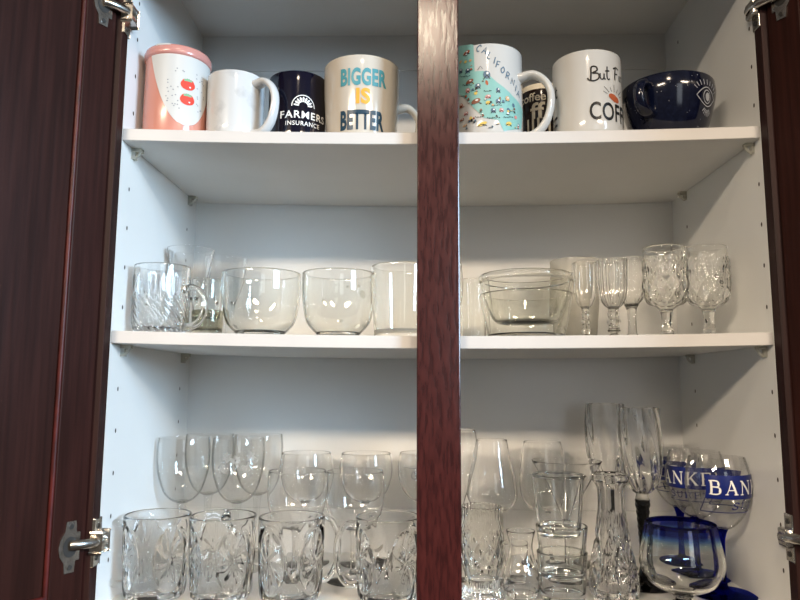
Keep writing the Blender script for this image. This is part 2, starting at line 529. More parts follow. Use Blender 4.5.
# ================================================================== MUGS ON THE UPPER SHELF
def base(u, v, y, lvl):
    p = at(u, v, y)
    return Vector((p.x, y, shelf_z(lvl, p.x) + .0003))
def height(u, v, y, lvl):
    """height above the shelf of what shows at pixel row v at depth y"""
    p = at(u, v, y)
    return p.z - shelf_z(lvl, p.x)

def mug_body(r, h, rb=None, belly=None, t=.0042, foot=.005):
    rb = rb or r
    out = [(rb - .006, 0), (rb - .0045, .0004), (rb - .0015, .003), (rb, .008)]
    if belly:
        out += belly
    else:
        out += [(rb + (r - rb) * k / 8, .008 + (h - .011) * k / 8) for k in range(1, 9)]
    out[-1] = (r, h - t / 2)
    return shell(out, t, foot)
def mug_handle(bm, r, zt, zb, reach, ang, w=.0052, flat=1.5, r2=None):
    r2 = r2 or r
    d = Vector((cos(ang), sin(ang), 0))
    H = zt - zb
    pts = [d * (r - .004) + Vector((0, 0, zt)), d * (r + reach * .45) + Vector((0, 0, zt + .002)), d * (r + reach * .88) + Vector((0, 0, zt - H * .17)), d * (r + reach) + Vector((0, 0, zt - H * .45)),
           d * (r + reach * .82) + Vector((0, 0, zb + H * .2)), d * (r2 + reach * .4) + Vector((0, 0, zb + .001)), d * (r2 - .004) + Vector((0, 0, zb + .001))]
    path = smooth3(pts, 6)
    side = d.cross(Vector((0, 0, 1)))
    n = len(path)
    rad = [w * (1.25 - .35 * sin(PI * i / (n - 1))) for i in range(n)]
    tube(bm, path, rad, 14, flat=1 / flat, up=side) if False else tube(bm, path, rad, 14, flat=flat, up=side)

# -- pink canister
y = .062; p = base(177, 95, y, 2); R0 = .0462
b = thing('storage_canister', 'tall pink and white ceramic canister with lid and two red tomatoes', 'canister', p)
hl = .1205
bm = bmesh.new(); lathe(bm, shell([(R0 - .004, 0), (R0 - .001, .002), (R0, .006), (R0, .05), (R0, hl)], .004, .005), 72); obj('body', bm, M['pink_cer'], b)
bm = bmesh.new(); lathe(bm, [(0, hl - .001), (R0 - .001, hl - .001), (R0 + .0012, hl), (R0 + .0022, hl + .003), (R0 + .0022, hl + .010), (R0 + .0006, hl + .0135), (R0 - .003, hl + .015), (.02, hl + .0155), (0, hl + .0155)], 72)
lid = obj('lid', bm, M['lid_cer'], b)
th = bearing(p.x, p.y)
bm = bmesh.new(); poly2(bm, [(-.034, -.0001), (-.012, 0), (-.012, .0022), (-.034, .0022)])
wrap('white_patch', bm, P['field'], lid, R0 + .0012, th, hl + .0118, eps=.0006)
bm = bmesh.new()
zt, zb = hl - .001, .014
cols = 20
prev = None
for k in range(25):
    f = k / 24; z = zb + (zt - zb) * f
    w = .056 * f ** .48
    row = [(.013 + (2 * j / 10 - 1) * max(w, .0004), z) for j in range(11)]
    row = [bm.verts.new((a, c, 0)) for a, c in row]
    if prev:
        for j in range(10):
            bm.faces.new((prev[j], prev[j + 1], row[j + 1], row[j]))
    prev = row
wrap('white_field', bm, P['field'], b, R0, th, 0)
bm = bmesh.new()
for cz in (.0760, .0535):
    L = .001
    e = []
    ell2(bm, .0145, cz, .0105, .0082, 0, 24)
    ell2(bm, .0112, cz + .0006, .0062, .0078, 0, 20); ell2(bm, .018, cz + .0006, .0062, .0078, 0, 20)
    for v in bm.verts:
        pass
    for a in (-1.0, -.35, .35, 1.0):
        stroke2(bm, [(.0145, cz + .0066), (.0145 + .0068 * sin(a), cz + .0066 + .0050 * cos(a) - .003)], .0030, 1, False)
    ell2(bm, .0175, cz - .0035, .0014, .0012, 2, 8)
for f in bm.faces:
    lift = .0001 + .0001 * f.material_index
    for v in f.verts:
        v.co.z = lift
for k in range(60):
    a = random.uniform(-.016, .043); c = random.uniform(.038, .098)
    if abs(a - .0145) < .013 and .041 < c < .088 or abs(a - .013) > .05 * ((c - .014) / .106) ** .5:
        continue
    ell2(bm, a, c, .00115, .0010, 3, 6)
wrap('tomato_print', bm, [P['red'], P['green'], P['white'], P['grey']], b, R0, th, 0, eps=.0008)

# -- white marble mug
y = .062; p = base(236, 100, y, 2); r = .0415; h = height(236, 69, y - r, 2)
b = thing('coffee_mug', 'plain white mug with faint grey marbling beside the pink canister', 'mug', p)
bm = bmesh.new(); lathe(bm, mug_body(r, h), 72); obj('body', bm, M['marble'], b)
bm = bmesh.new(); mug_handle(bm, r, h * .84, h * .10, .036, math.radians(-30), .0050, 1.7); obj('handle', bm, M['marble'], b)

# -- navy mug with a white half sun
y = .088; p = base(298, 100, y, 2); r = .0440; h = height(297, 70, y - r, 2)
b = thing('coffee_mug', 'glossy navy blue mug with white half-sun emblem and capital lettering', 'mug', p)
bm = bmesh.new(); lathe(bm, mug_body(r, h), 72); obj('body', bm, M['navy_cer'], b)
bm = bmesh.new(); mug_handle(bm, r, h * .8, h * .16, .03, math.radians(110)); obj('handle', bm, M['navy_cer'], b)
th = bearing(p.x, p.y)
k_ = scale_at(p.x, y - r, p.z + .05)
def sz(u, v, uc, y_):                                   # flat print position from where it shows on the cup's front
    return ((u - uc) * k_, height(uc, v, y_, 2))
zc = height(298, 114.3, y - r, 2)
bm = flat_text('FARMERS', 50 * k_, 7.8 * k_, 7.0 * k_, zc, bold=.018, spacing=1.15)
merge(bm, flat_text('INSURANCE', 36 * k_, 4.6 * k_, 6 * k_, height(298, 123, y - r, 2), bold=.008, spacing=1.15))
wrap('lettering', bm, P['white'], b, r, th)
bm = bmesh.new(); zs = height(298, 106.0, y - r, 2); cx = 5.5 * k_; Ro = 11.6 * k_
stroke2(bm, [(cx + Ro * cos(a), zs + Ro * sin(a)) for a in [PI * k / 14 for k in range(15)]], .9 * k_, 0, False)
for j in range(9):
    a0 = PI * (j + .08) / 9; a1 = PI * (j + .92) / 9
    rI, rO = 4.6 * k_, 10.2 * k_
    am = (a0 + a1) / 2
    poly2(bm, [(cx + rI * cos(a0), zs + rI * sin(a0)), (cx + rO * .85 * cos(a0 + .03), zs + rO * .85 * sin(a0 + .03)), (cx + rO * cos(am), zs + rO * sin(am)), (cx + rO * .85 * cos(a1 - .03), zs + rO * .85 * sin(a1 - .03)), (cx + rI * cos(a1), zs + rI * sin(a1))])
wrap('sun_emblem', bm, P['white'], b, r, th)

# -- big cream mug
y = .073; p = base(362, 95, y, 2); r = .0570; h = height(362, 54, y - r, 2)
b = thing('coffee_mug', 'big cream mug printed with three words in teal, orange and navy capitals', 'mug', p)
rb = r * .90
bel = [(rb + (r - rb) * sin(PI / 2 * k / 10), .008 + (h - .011) * k / 10) for k in range(1, 11)]
bm = bmesh.new(); lathe(bm, mug_body(r, h, rb, bel), 80); obj('body', bm, M['cream_cer'], b)
bm = bmesh.new(); mug_handle(bm, r - .001, h * .53, h * .07, .030, math.radians(6), .0052, 1.5, r2=rb + .001); obj('handle', bm, M['cream_cer'], b)
Rz = lambda z: rb + (r - rb) * sin(PI / 2 * max(0, min(1, (z - .008) / (h - .011))))
th = bearing(p.x, p.y); k_ = scale_at(p.x, y - r, p.z + .05)
for txt, v0, v1, w, mt, cu in (('BIGGER', 67, 85.5, 49, 'teal', 1.8), ('IS', 87, 103.5, 14.5, 'orange', 1.2), ('BETTER', 108.5, 128.5, 46, 'ink', .5)):
    bm = flat_text(txt, w * k_, abs(v1 - v0) * k_ * 1.0, cu * k_, height(362, (v0 + v1) / 2, y - r, 2), bold=.042, spacing=1.06)
    wrap('lettering', bm, P[mt], b, Rz, th)

# -- white mug with a teal map
y = .064; p = base(487, 95, y, 2); r = .0520; h = height(487, 43, y - r, 2)
b = thing('coffee_mug', 'white mug with teal illustrated state map and diagonal handwritten capitals', 'mug', p)
bm = bmesh.new(); lathe(bm, mug_body(r, h), 80); obj('body', bm, M['white_cer'], b)
bm = bmesh.new(); mug_handle(bm, r, h * .70, h * .05, .044, math.radians(-26), .0056, 1.6); obj('handle', bm, M['white_cer'], b)
th = bearing(p.x, p.y); k_ = scale_at(p.x, y - r, p.z + .05)
R_px = r / k_
UC = 487
def q(u, v):                                            # unwrap a point seen on the cup's front
    d = max(-.985, min(.985, (u - UC) / R_px))
    return (math.asin(d) * r, height(UC, v, y - r * cos(math.asin(d)), 2))
bm = bmesh.new()
def map_poly(pts):
    poly2(bm, [q(*t) for t in pts])
map_poly([(449, 50), (458, 45), (474, 44), (475, 71), (484, 71), (497, 83), (513, 98), (523, 113), (521, 131), (503, 132), (498, 121), (484, 118), (474, 108), (466, 98), (458, 92), (452, 98), (448, 80)])
wrap('map', bm, P['map_teal'], b, r, th, maxlen=.006)
mats = [P[k] for k in ('rust', 'slate', 'yellow', 'rose', 'black', 'brown', 'tan', 'white')]
bm = bmesh.new()
icons = [(467, 52, 4.2, 2.2, 0), (461, 61, 2, 1.6, 6), (466, 61, 1.6, 1.6, 2), (471, 60, 1.5, 1.5, 6), (461, 70, 2.6, 3, 1), (468, 70, 2.8, 3, 1), (470, 81, 4.5, 2.4, 5), (468, 90, 2.6, 3, 3),
         (478, 86, 3.2, 3.4, 1), (476, 93, 1.8, 2, 2), (487, 75, 3.6, 5, 1), (487, 83, 1.4, 3, 0), (476, 101, 5, 3, 5), (488, 97, 3, 2.2, 3), (498, 91, 2.2, 3, 1), (488, 103, 2.4, 2.2, 2), (498, 102, 2.8, 3, 1),
         (507, 100, 2.4, 3, 6), (493, 111, 2.6, 3, 1), (501, 111, 2.4, 2.4, 3), (508, 112, 2, 3.4, 1), (513, 107, 1.8, 2.4, 1), (508, 125, 3.6, 2.4, 2), (515, 119, 2, 2, 3), (518, 127, 1.8, 2, 1),
         (461, 105, 2.4, 3, 0), (466, 113, 2.6, 2, 3), (462, 119, 3, 1.6, 5), (471, 118, 1.6, 2.6, 2), (482, 124, 5, 2.2, 2), (497, 125, 2, .7, 1), (465, 125, 3, 1.2, 6), (490, 128, 2.4, .6, 1)]
for u, v, a, c, mi in icons:
    s0, z0 = q(u, v)
    ell2(bm, s0, z0, a * k_, c * k_ * .9, mi, 9, rot=.3)
    if a > 2:
        stroke2(bm, [(s0 - a * k_ * .9, z0 - c * k_), (s0, z0 - c * k_ * .2), (s0 + a * k_ * .9, z0 - c * k_ * .9)], .7 * k_, 4)
        ell2(bm, s0 + a * k_ * .2, z0 + c * k_ * .3, a * k_ * .35, c * k_ * .3, 7 if mi != 2 else 0, 6)
for u0, u1, v in ((460, 472, 75.5), (463, 474, 84.5), (484, 492, 91.5), (475, 484, 117), (487, 500, 118.5), (503, 514, 118.5), (458, 466, 95.5), (492, 503, 106)):
    for j in range(int((u1 - u0) / 1.6)):
        a = q(u0 + 1.6 * j, v + .5 * (j % 2)); c = q(u0 + 1.6 * j + 1, v - .7 + .4 * (j % 3))
        stroke2(bm, [a, c], .75 * k_, 4, False)
for j in range(70):
    u = random.uniform(459, 519); v = random.uniform(50, 130)
    if v < 72 and u > 474 or u > 476 and v < 74 + (u - 476) * .92:
        continue
    s0, z0 = q(u, v); a = random.uniform(.6, 1.5) * k_
    ell2(bm, s0, z0, a, a * random.uniform(.6, 1.2), random.choice((0, 1, 1, 2, 3, 4, 4, 5, 6, 7)), 7)
    stroke2(bm, [(s0 - a * 1.3, z0 - a), (s0 + a * 1.3, z0 - a * .9)], .5 * k_, 4, False)
stroke2(bm, [q(478, 70), q(481, 66), q(483, 69)], .5 * k_, 4, False)
for e, f in enumerate(bm.faces):
    lift = .00008 * (f.material_index + 1)
    for v in f.verts:
        v.co.z = lift
wrap('map_pictures', bm, mats, b, r, th, eps=.0007)
# handwritten letters running down the diagonal
GL = {'C': [[(.9, .8), (.5, 1), (.1, .6), (.1, .3), (.5, 0), (.9, .15)]], 'A': [[(0, 0), (.5, 1), (1, 0)], [(.2, .38), (.8, .38)]], 'L': [[(.1, 1), (.1, 0), (.8, 0)]], 'I': [[(.5, 1), (.5, 0)]],
      'F': [[(.1, 0), (.1, 1), (.85, 1)], [(.1, .52), (.7, .52)]], 'O': [[(.5, 1), (.05, .5), (.5, 0), (.95, .5), (.5, 1)]], 'R': [[(.1, 0), (.1, 1), (.7, .95), (.8, .7), (.6, .5), (.1, .48)], [(.4, .48), (.9, 0)]], 'N': [[(.1, 0), (.1, 1), (.85, 0), (.85, 1)]]}
bm = bmesh.new()
posn = [(479.5, 48), (485.5, 50.5), (490.5, 56), (495, 61), (498.5, 65.5), (503, 71), (508, 77), (513, 83.5), (516, 90), (518.5, 95.5)]
for ch, (u, v) in zip('CALIFORNIA', posn):
    s0, z0 = q(u, v); w = (4.2 if ch != 'I' else 2) * k_ * (1.3 if u > 508 else 1); hh = 7 * k_; a = -.45 if u < 492 else -.25
    for st in GL[ch]:
        stroke2(bm, [(s0 + (x_ - .5) * w * cos(a) - (z_ - .5) * hh * sin(a), z0 + (x_ - .5) * w * sin(a) + (z_ - .5) * hh * cos(a)) for x_, z_ in st], 1.05 * k_, 0, ch in 'COR')
wrap('lettering', bm, P['slate'], b, r, th)

# -- small dark brown coffee cup behind
y = .165; p = base(541, 105, y, 2); r = .0340; h = height(541, 84, y - r, 2)
b = thing('coffee_mug', 'small dark brown coffee cup with cream lettering, behind the map mug handle', 'mug', p)
bm = bmesh.new(); lathe(bm, mug_body(r, h), 64); obj('body', bm, M['brown_cer'], b)
bm = bmesh.new(); lathe(bm, [(r + .0003, h - .0075), (r + .0006, h - .006), (r + .0006, h - .001), (r - .001, h + .0022), (r - .0035, h + .0020)], 64); obj('rim_band', bm, P['cream'], b)
bm = bmesh.new(); mug_handle(bm, r, h * .8, h * .2, .024, math.radians(80)); obj('handle', bm, M['brown_cer'], b)
th = bearing(p.x, p.y); k_ = scale_at(p.x, y - r, p.z + .05)
bm = flat_text('coffee', 29 * k_, 9 * k_, -9.5 * k_, height(541, 96, y - r, 2), bold=.012)
merge(bm, flat_text('ff', 15 * k_, 17 * k_, -3.5 * k_, height(541, 110, y - r, 2), bold=.02))
for j in range(6):
    s0 = (-15 + 5.5 * j) * k_; poly2(bm, [(s0, .004), (s0 + 2.2 * k_, .004), (s0 + 2.2 * k_, height(541, 117.5, y - r, 2)), (s0, height(541, 117.5, y - r, 2))])
wrap('lettering', bm, P['cream'], b, r, th)

# -- white slogan mug
y = .062; p = base(587, 95, y, 2); r = .0495; h = height(588, 49, y - r, 2)
b = thing('coffee_mug', 'white mug with black hand-lettered coffee slogan and a brown bean', 'mug', p)
bm = bmesh.new(); lathe(bm, mug_body(r, h), 80); obj('body', bm, M['white_cer'], b)
bm = bmesh.new(); mug_handle(bm, r, h * .8, h * .16, .03, math.radians(100)); obj('handle', bm, M['white_cer'], b)
th = bearing(p.x, p.y); k_ = scale_at(p.x, y - r, p.z + .05); R_px = r / k_; UC = 588
bm = bmesh.new()
w = 1.15 * k_
def scr(strokes, u0, v0, su, sv, wd, mi=0):
    for st in strokes:
        pts = []
        for a, c in st:
            s_, z_ = (u0 + a * su - UC) * k_, height(UC, v0 - c * sv, y - r, 2)
            pts.append((s_, z_))
        stroke2(bm, pts, wd, mi)
S_B = [[(.15, 0), (.2, .5), (.25, 1), (.7, 1.02), (.8, .75), (.35, .55), (.9, .5), (.95, .15), (.5, -.05), (0, .02), (-.15, .2)]]
S_u = [[(0, .5), (.05, .1), (.3, 0), (.55, .15), (.6, .5)], [(.6, .5), (.62, .1), (.85, .05)]]
S_t = [[(.3, 1), (.25, .2), (.45, 0), (.65, .1)], [(0, .62), (.65, .68)]]
S_F = [[(.25, 0), (.3, .5), (.4, 1)], [(0, .85), (.5, 1.02), (1, .92)], [(.2, .5), (.75, .52)]]
S_i = [[(.2, .5), (.2, .1), (.4, 0)]]
S_r = [[(.1, 0), (.12, .5)], [(.12, .35), (.35, .52), (.5, .45)]]
S_s = [[(.55, .5), (.2, .45), (.3, .28), (.5, .15), (.2, 0), (0, .06)]]
scr(S_B, 590.5, 80.5, 10, 13, 1.7 * k_); scr(S_u, 601.5, 79.5, 7, 12, 1.4 * k_); scr(S_t, 607, 79, 8, 13, 1.4 * k_)
scr(S_F, 617, 78, 9, 13, 1.5 * k_); scr(S_i, 626, 77, 7, 12, 1.4 * k_); scr(S_r, 629.5, 77, 9, 12, 1.4 * k_); scr(S_s, 634, 76.5, 8, 12, 1.4 * k_); scr(S_t, 639, 76, 8, 13, 1.4 * k_)
wrap('script_lettering', bm, P['black'], b, r, th)
bm = bmesh.new(); cz = height(UC, 96, y - r, 2); cs = 29.5 * k_
for j in range(7):
    a = math.radians(28 + 124 * j / 6)
    for f0, f1 in (((8, 15) if j % 2 else (8, 12)),):
        stroke2(bm, [(cs + f0 * k_ * 1.25 * cos(a), cz + f0 * k_ * .75 * sin(a)), (cs + f1 * k_ * 1.25 * cos(a), cz + f1 * k_ * .9 * sin(a))], .55 * k_, 0, False)
ell2(bm, cs, cz - .5 * k_, 7.4 * k_, 3.6 * k_, 1, 20, rot=-.35)
wrap('bean_print', bm, [P['black'], P['rust']], b, r, th)
bm = bmesh.new()
tb = flat_text('COFFEE', 62 * k_, 19 * k_, 33 * k_, height(UC, 111, y - r, 2), bold=.016, spacing=1.04)
merge(bm, tb, 0)
# the other side's print, its end just coming round the left edge
t2 = flat_text('COFFEE', 62 * k_, 19 * k_, -66.5 * k_, height(UC, 116, y - r, 2), bold=.006); merge(bm, t2, 0)
scr(S_t, 548.5, 88, 7, 12, 1.4 * k_)
wrap('lettering', bm, P['black'], b, r, th)

# -- wide navy eye mug
y = .085; p = base(667, 95, y, 2); r = .0672; h = height(668, 70, y - r, 2)
b = thing('coffee_mug', 'wide round navy speckled mug with a silver eye drawing', 'mug', p)
ou = smooth_pts([(.030, 0), (.034, .001), (.044, .010), (.055, .028), (.0625, .052), (r, h * .8), (r - .001, h - .002)], 5)
bm = bmesh.new(); lathe(bm, shell(ou, .0045, .006), 88); obj('body', bm, M['eye_navy'], b)
Rz = lambda z: next((a[0] + (c[0] - a[0]) * (z - a[1]) / max(c[1] - a[1], 1e-6) for a, c in zip(ou, ou[1:]) if a[1] <= z <= c[1]), r)
th = bearing(p.x, p.y); k_ = scale_at(p.x, y - r, p.z + .05)
bm = bmesh.new(); mug_handle(bm, r - .002, h * .82, h * .40, .026, th - math.radians(24), .0058, 1.5, r2=r * .93); obj('handle', bm, M['eye_navy'], b)
R_px = r / k_; UC = 668
def q(u, v):
    d = max(-.995, min(.995, (u - UC) / (R_px * 1.0)))
    return (math.asin(d) * r, height(UC, v, y - r * cos(math.asin(d)), 2))
bm = bmesh.new()
lw_ = .95 * k_
ce = q(706, 101); W_, H_ = .020, .0125
for sg in (1, -1):
    stroke2(bm, [(ce[0] - W_, ce[1]), (ce[0] - W_ * .5, ce[1] + sg * H_ * .7), (ce[0], ce[1] + sg * H_), (ce[0] + W_ * .5, ce[1] + sg * H_ * .7), (ce[0] + W_, ce[1])], lw_)
for rr in (.0075,):
    stroke2(bm, [(ce[0] + rr * cos(2 * PI * k / 20), ce[1] + rr * 1.15 * sin(2 * PI * k / 20)) for k in range(20)], lw_, 0, False, True)
ell2(bm, ce[0] + .001, ce[1], .0045, .0058)
for j in range(9):
    a = math.radians(25 + 130 * j / 8)
    stroke2(bm, [(ce[0] + W_ * 1.02 * cos(a), ce[1] + .0035 + H_ * 1.0 * sin(a)), (ce[0] + W_ * 1.3 * cos(a), ce[1] + .0045 + H_ * 1.55 * sin(a))], lw_, 0, False)
wrap('eye_drawing', bm, P['silver'], b, Rz, th)
bm = bmesh.new()
for j in range(12):
    a = math.radians(10 + 160 * j / 11); f = 1.75 + .25 * (j % 2)
    ell2(bm, ce[0] + W_ * f * .85 * cos(a), ce[1] + .006 + H_ * f * 1.25 * sin(a), .0007, .0007, 0, 6)
for j in range(7):
    a = math.radians(215 + 110 * j / 6)
    stroke2(bm, [(ce[0] + .006 * cos(a), ce[1] - .013 + .004 * sin(a)), (ce[0] + .0125 * cos(a), ce[1] - .013 + .0125 * sin(a))], lw_ * .8, 0, False)
for j in range(26):
    ell2(bm, random.uniform(-.075, .075), random.uniform(.012, h * .9), .0005, .0005, 0, 5)
wrap('speckles', bm, P['silver'], b, Rz, th)

# ================================================================== GLASS
def trace(u, y, lvl, sil):
    """silhouette (width px, row v) read along a glass of axis pixel u standing at depth y -> (r, z above shelf)"""
    out = []
    for w, v in sil:
        q_ = at(u, v, y)
        out.append((max(w, .01) / 2 * scale_at(q_.x, y, q_.z), q_.z - shelf_z(lvl, q_.x)))
    return out
def foot_prof(R, rs, h=.010, th_=.0022):
    return [(0, .0002), (R * .9, 0), (R, .0006), (R, .0015), (R * .93, th_), (R * .6, th_ + .0012), (R * .3, th_ + h * .35), (rs * 1.3, th_ + h * .75), (rs, th_ + h)]
def stem_glass(name, label, u, y, lvl, sil, footw, stemw, mats, t=.0013, segs=56, uref=None, disp=None, stem_pts=None, group=None, cat='wine glass', floor_t=.003, twist=0, sm=6, stemdisp=None, bowl_n='bowl'):
    """bowl, stem and foot. sil runs bowl bottom -> rim in (px width, px row)"""
    vm = sil[len(sil) // 2][1]
    p = base(uref or u, vm, y, lvl)
    g = thing(name, label, cat, p, 0, group)
    ou = smooth_pts(trace(u, y, lvl, sil), sm)
    ou = [(max(r, .0015), z) for r, z in ou]
    zb = ou[0][1]
    bm = bmesh.new(); lathe(bm, shell(ou, t, zb + floor_t), segs, disp); obj(bowl_n, bm, mats[0], g)
    k_ = scale_at(p.x, y, p.z)
    rs, rf = stemw / 2 * k_, footw / 2 * k_
    fh = min(.012, zb * .3)
    fp = foot_prof(rf, rs, fh)
    zf = fp[-1][1]
    if stem_pts:
        sp = [(a / 2 * k_, zf + (zb - zf) * f) for a, f in stem_pts]
    else:
        sp = [(rs, zf), (rs * .92, zf + (zb - zf) * .35), (rs * .95, zf + (zb - zf) * .7), (rs * 1.2, zb - .004), (max(ou[1][0], rs * 1.6), zb + .0012)]
    sp = smooth_pts(sp, 4 if not twist else 14)
    if twist:
        dsp = lambda th, z, r: r * .06 * cos(4 * th + z * twist)
    else:
        dsp = stemdisp
    bm = bmesh.new(); lathe(bm, [(0, sp[0][1])] + sp + [(0, sp[-1][1])], 24 if twist or stemdisp else 16, dsp); obj('stem', bm, mats[1], g)
    bm = bmesh.new(); lathe(bm, fp + [(0, fp[-1][1])], 48); obj('foot', bm, mats[2], g)
    return g, ou
def cup(name, label, u, y, lvl, sil, mat, t=.0025, floor=.006, segs=64, disp=None, group=None, cat='glass', dz=0, sm=6, vref=None):
    p = base(u, vref or sil[len(sil) // 2][1], y, lvl)
    ou = trace(u, y, lvl, sil)
    z0 = ou[0][1] if dz else 0
    ou = smooth_pts([(r, z - z0) for r, z in ou], sm) if dz else smooth_pts([(ou[0][0] * .94, 0)] + [(ou[0][0], .0016)] + [q_ for q_ in ou if q_[1] > .003], sm)
    if dz:
        ou = [(ou[0][0] * .93, 0)] + [(ou[0][0], .0014)] + ou[1:]
        p.z += z0
    g = thing(name, label, cat, p, 0, group)
    bm = bmesh.new(); lathe(bm, shell(ou, t, floor), segs, disp); obj('body', bm, mat, g)
    return g, ou
C3 = [M['clear_thin']] * 3

# ---- lower shelf board: cups and bowls
# swirl mug
dsp = lambda th, z, r: (.0008 * cos(20 * th) if z > .056 else .0013 * cos(26 * th + (z - .056) * 560)) * (1 if .006 < z < .082 else .25)
g, ou = cup('glass_mug', 'clear glass mug with diagonal swirl ribs, at the left end of the row', 161, .062, 1, [(48, 336), (53, 322), (54, 305), (54, 285), (54, 268)], M['cut'], .0032, .008, 176, dsp, cat='glass mug', sm=10)
bm = bmesh.new(); mug_handle(bm, .0385, .064, .010, .033, math.radians(-14), .0046, 1.3); obj('handle', bm, M['clear'], g)
# round cups
for u, w, nm, ang in ((261, 78, 'round clear glass cup between the swirl mug and the cup with dark spots', 100), (338.5, 73, 'round clear glass cup with dark leaf spots, beside the straight glass', 128)):
    g, ou = cup('glass_cup', nm, u, .078, 1, [(w * .52, 337), (w * .70, 331), (w * .88, 322), (w * .97, 306), (w * 1.01, 289), (w, 275)], M['bowl'], .0030, .009, 72, cat='glass cup')
    if u > 300:
        Rz1 = lambda z, o=ou: next((a[0] + (c[0] - a[0]) * (z - a[1]) / max(c[1] - a[1], 1e-6) for a, c in zip(o, o[1:]) if a[1] <= z <= c[1]), o[-1][0])
        for s0, z0, a, c in ((.036, .060, .0048, .0062), (.029, .071, .0022, .0022), (.012, .069, .0022, .0016), (.004, .022, .003, .002), (.030, .016, .006, .0024), (-.02, .047, .002, .006)):
            bm = bmesh.new(); ell2(bm, s0, z0, a, c, 0, 14, .4)
            wrap('leaf_spot', bm, M['smoke'], g, Rz1, bearing(g.location.x, g.location.y), eps=.0004)
# straight glass by the centre stile
cup('drinking_glass', 'straight clear glass half hidden by the centre stile, beside the spotted cup', 402, .092, 1, [(54, 340), (57, 325), (59, 305), (61, 285), (62, 268)], M['bowl'], .0030, .014, 64)
# at the back left
stem_glass('coupe_glass', 'wide flared glass at the back left corner, rising behind the swirl mug', 190, .195, 1, [(10, 300), (26, 290), (36, 274), (42, 260), (46, 250)], 40, 7, C3, cat='coupe glass')
stem_glass('coupe_glass', 'wide flared glass at the back, behind the first round cup', 226, .272, 1, [(8, 305), (22, 294), (32, 280), (37, 266), (39, 259)], 36, 6, C3, cat='coupe glass')
g, ou = cup('tumbler', 'smoky tumbler standing behind the swirl mug handle, lower of two', 207, .125, 1, [(29, 342), (30, 330), (31, 312)], M['smoke'], .0024, .012, 48, cat='tumbler')
g, ou = cup('tumbler', 'paler smoky tumbler nested in another behind the swirl mug', 207, .125, 1, [(26, 319), (29, 302), (31, 281)], M['bowl'], .002, .006, 48, dz=1, cat='tumbler')
# right of the stile
cup('tumbler', 'short clear tumbler just right of the centre stile, behind the nested bowls', 473, .165, 1, [(25, 342), (26, 325), (28, 300), (29, 281)], M['bowl'], .0022, .008, 48, cat='tumbler')
stem_glass('wine_glass', 'clear stemmed glass almost hidden behind the centre stile on the lower shelf board', 446, .11, 1, [(6, 318), (24, 312), (33, 298), (35, 282), (31, 264)], 30, 6, C3)
# nested bowls
yb = .105
g, ou = cup('mixing_bowl', 'clear glass bowl underneath, holding a second bowl', 526, yb, 1, [(74, 342), (78, 334), (83, 322), (88, 308), (91, 299), (93, 296)], M['bowl'], .0028, .008, 88, cat='glass bowl', group=None)
p = base(526, 296, yb, 1)
ou = trace(526, yb, 1, [(44, 325), (62, 322), (74, 313), (82, 301), (88, 288), (90, 283)])
z0 = ou[0][1]
ou = [(r, z - z0) for r, z in smooth_pts(ou, 6)]
ou = [(ou[0][0] * .9, -.0006)] + ou
rl, zl = ou[-1]
ou += [(rl + .0022, zl + .001), (rl + .0034, zl + .003), (rl + .0036, zl + .006), (rl + .0030, zl + .0085), (rl + .001, zl + .0095)]
g = thing('mixing_bowl', 'clear glass bowl with thick rolled rim, nested on top of another bowl', 'glass bowl', (p.x, p.y, p.z + z0))
bm = bmesh.new(); lathe(bm, shell(ou, .003, .0035), 88); obj('body', bm, M['bowl'], g)
# frosted tumbler and the footed ones
cup('tumbler', 'tall frosted tumbler standing at the back behind the nested bowls', 576, .245, 1, [(38, 340), (42, 318), (46, 290), (50, 262)], M['frost'], .0022, .006, 56, cat='tumbler')
kn = [(20, 0), (8, .14), (6, .24), (10, .34), (7, .45), (9, .6), (6, .75), (8, .9), (10, 1.02)]
flute = lambda th, z, r: .0007 * cos(8 * th) if z < .07 else 0
stem_glass('cordial_glass', 'narrow clear cordial glass with knobbed stem, beside the nested bowls', 585, .072, 1, [(5, 309), (14, 305), (21, 296), (23.5, 282), (24, 264)], 22, 7, [M['clear'], M['pressed'], M['pressed']], stem_pts=[(7, 0), (6, .2), (9, .35), (6, .5), (8, .7), (6, .85), (8, 1.05)], cat='cordial glass')
dfl = lambda th, z, r: .0005 * cos(14 * th)
stem_glass('cordial_glass', 'clear fluted cordial glass with thick ringed stem, left of the two goblets', 613, .075, 1, [(8, 309), (18, 305), (26, 297), (29, 283), (30, 261)], 26, 10, [M['clear'], M['pressed'], M['pressed']], disp=dfl, segs=112, stem_pts=[(11, 0), (10, .15), (13, .3), (13, .42), (10, .55), (12, .75), (10, .9), (11, 1.05)], cat='cordial glass')
def hob(n, kz, a, z0, z1):
    def f(th, z, r):
        if not z0 < z < z1:
            return 0
        return a * (abs(cos(n * th + kz * z)) ** .8 * abs(cos(n * th - kz * z)) ** .8) 
    return f
stem_glass('cordial_glass', 'patterned pressed cordial glass standing behind the first goblet', 631, .17, 1, [(8, 306), (18, 302), (26, 294), (28, 280), (27, 259)], 24, 9, [M['pressed'], M['pressed'], M['pressed']], disp=hob(9, 190, .0012, 0, .2), segs=128, cat='cordial glass', sm=9)
def wexford(th, z, r):
    if z > .111:
        return 0
    if z > .099:
        return .0016 * abs(cos(14 * th + 330 * z)) * abs(cos(14 * th - 330 * z)) + .0002
    if z > .088:
        return .0008 * cos(34 * th)
    if z > .046:
        return .0030 * (abs(cos(5 * th + 105 * z)) * abs(cos(5 * th - 105 * z))) ** .6 + .0005 * abs(cos(20 * th + 420 * z)) * abs(cos(20 * th - 420 * z)) - .0008
    return 0
wx = [(9, 312), (21, 307), (34, 303), (40, 296), (41.5, 285), (41.5, 265), (40.5, 249)]
stl = lambda th, z, r: .0006 * cos(6 * th)
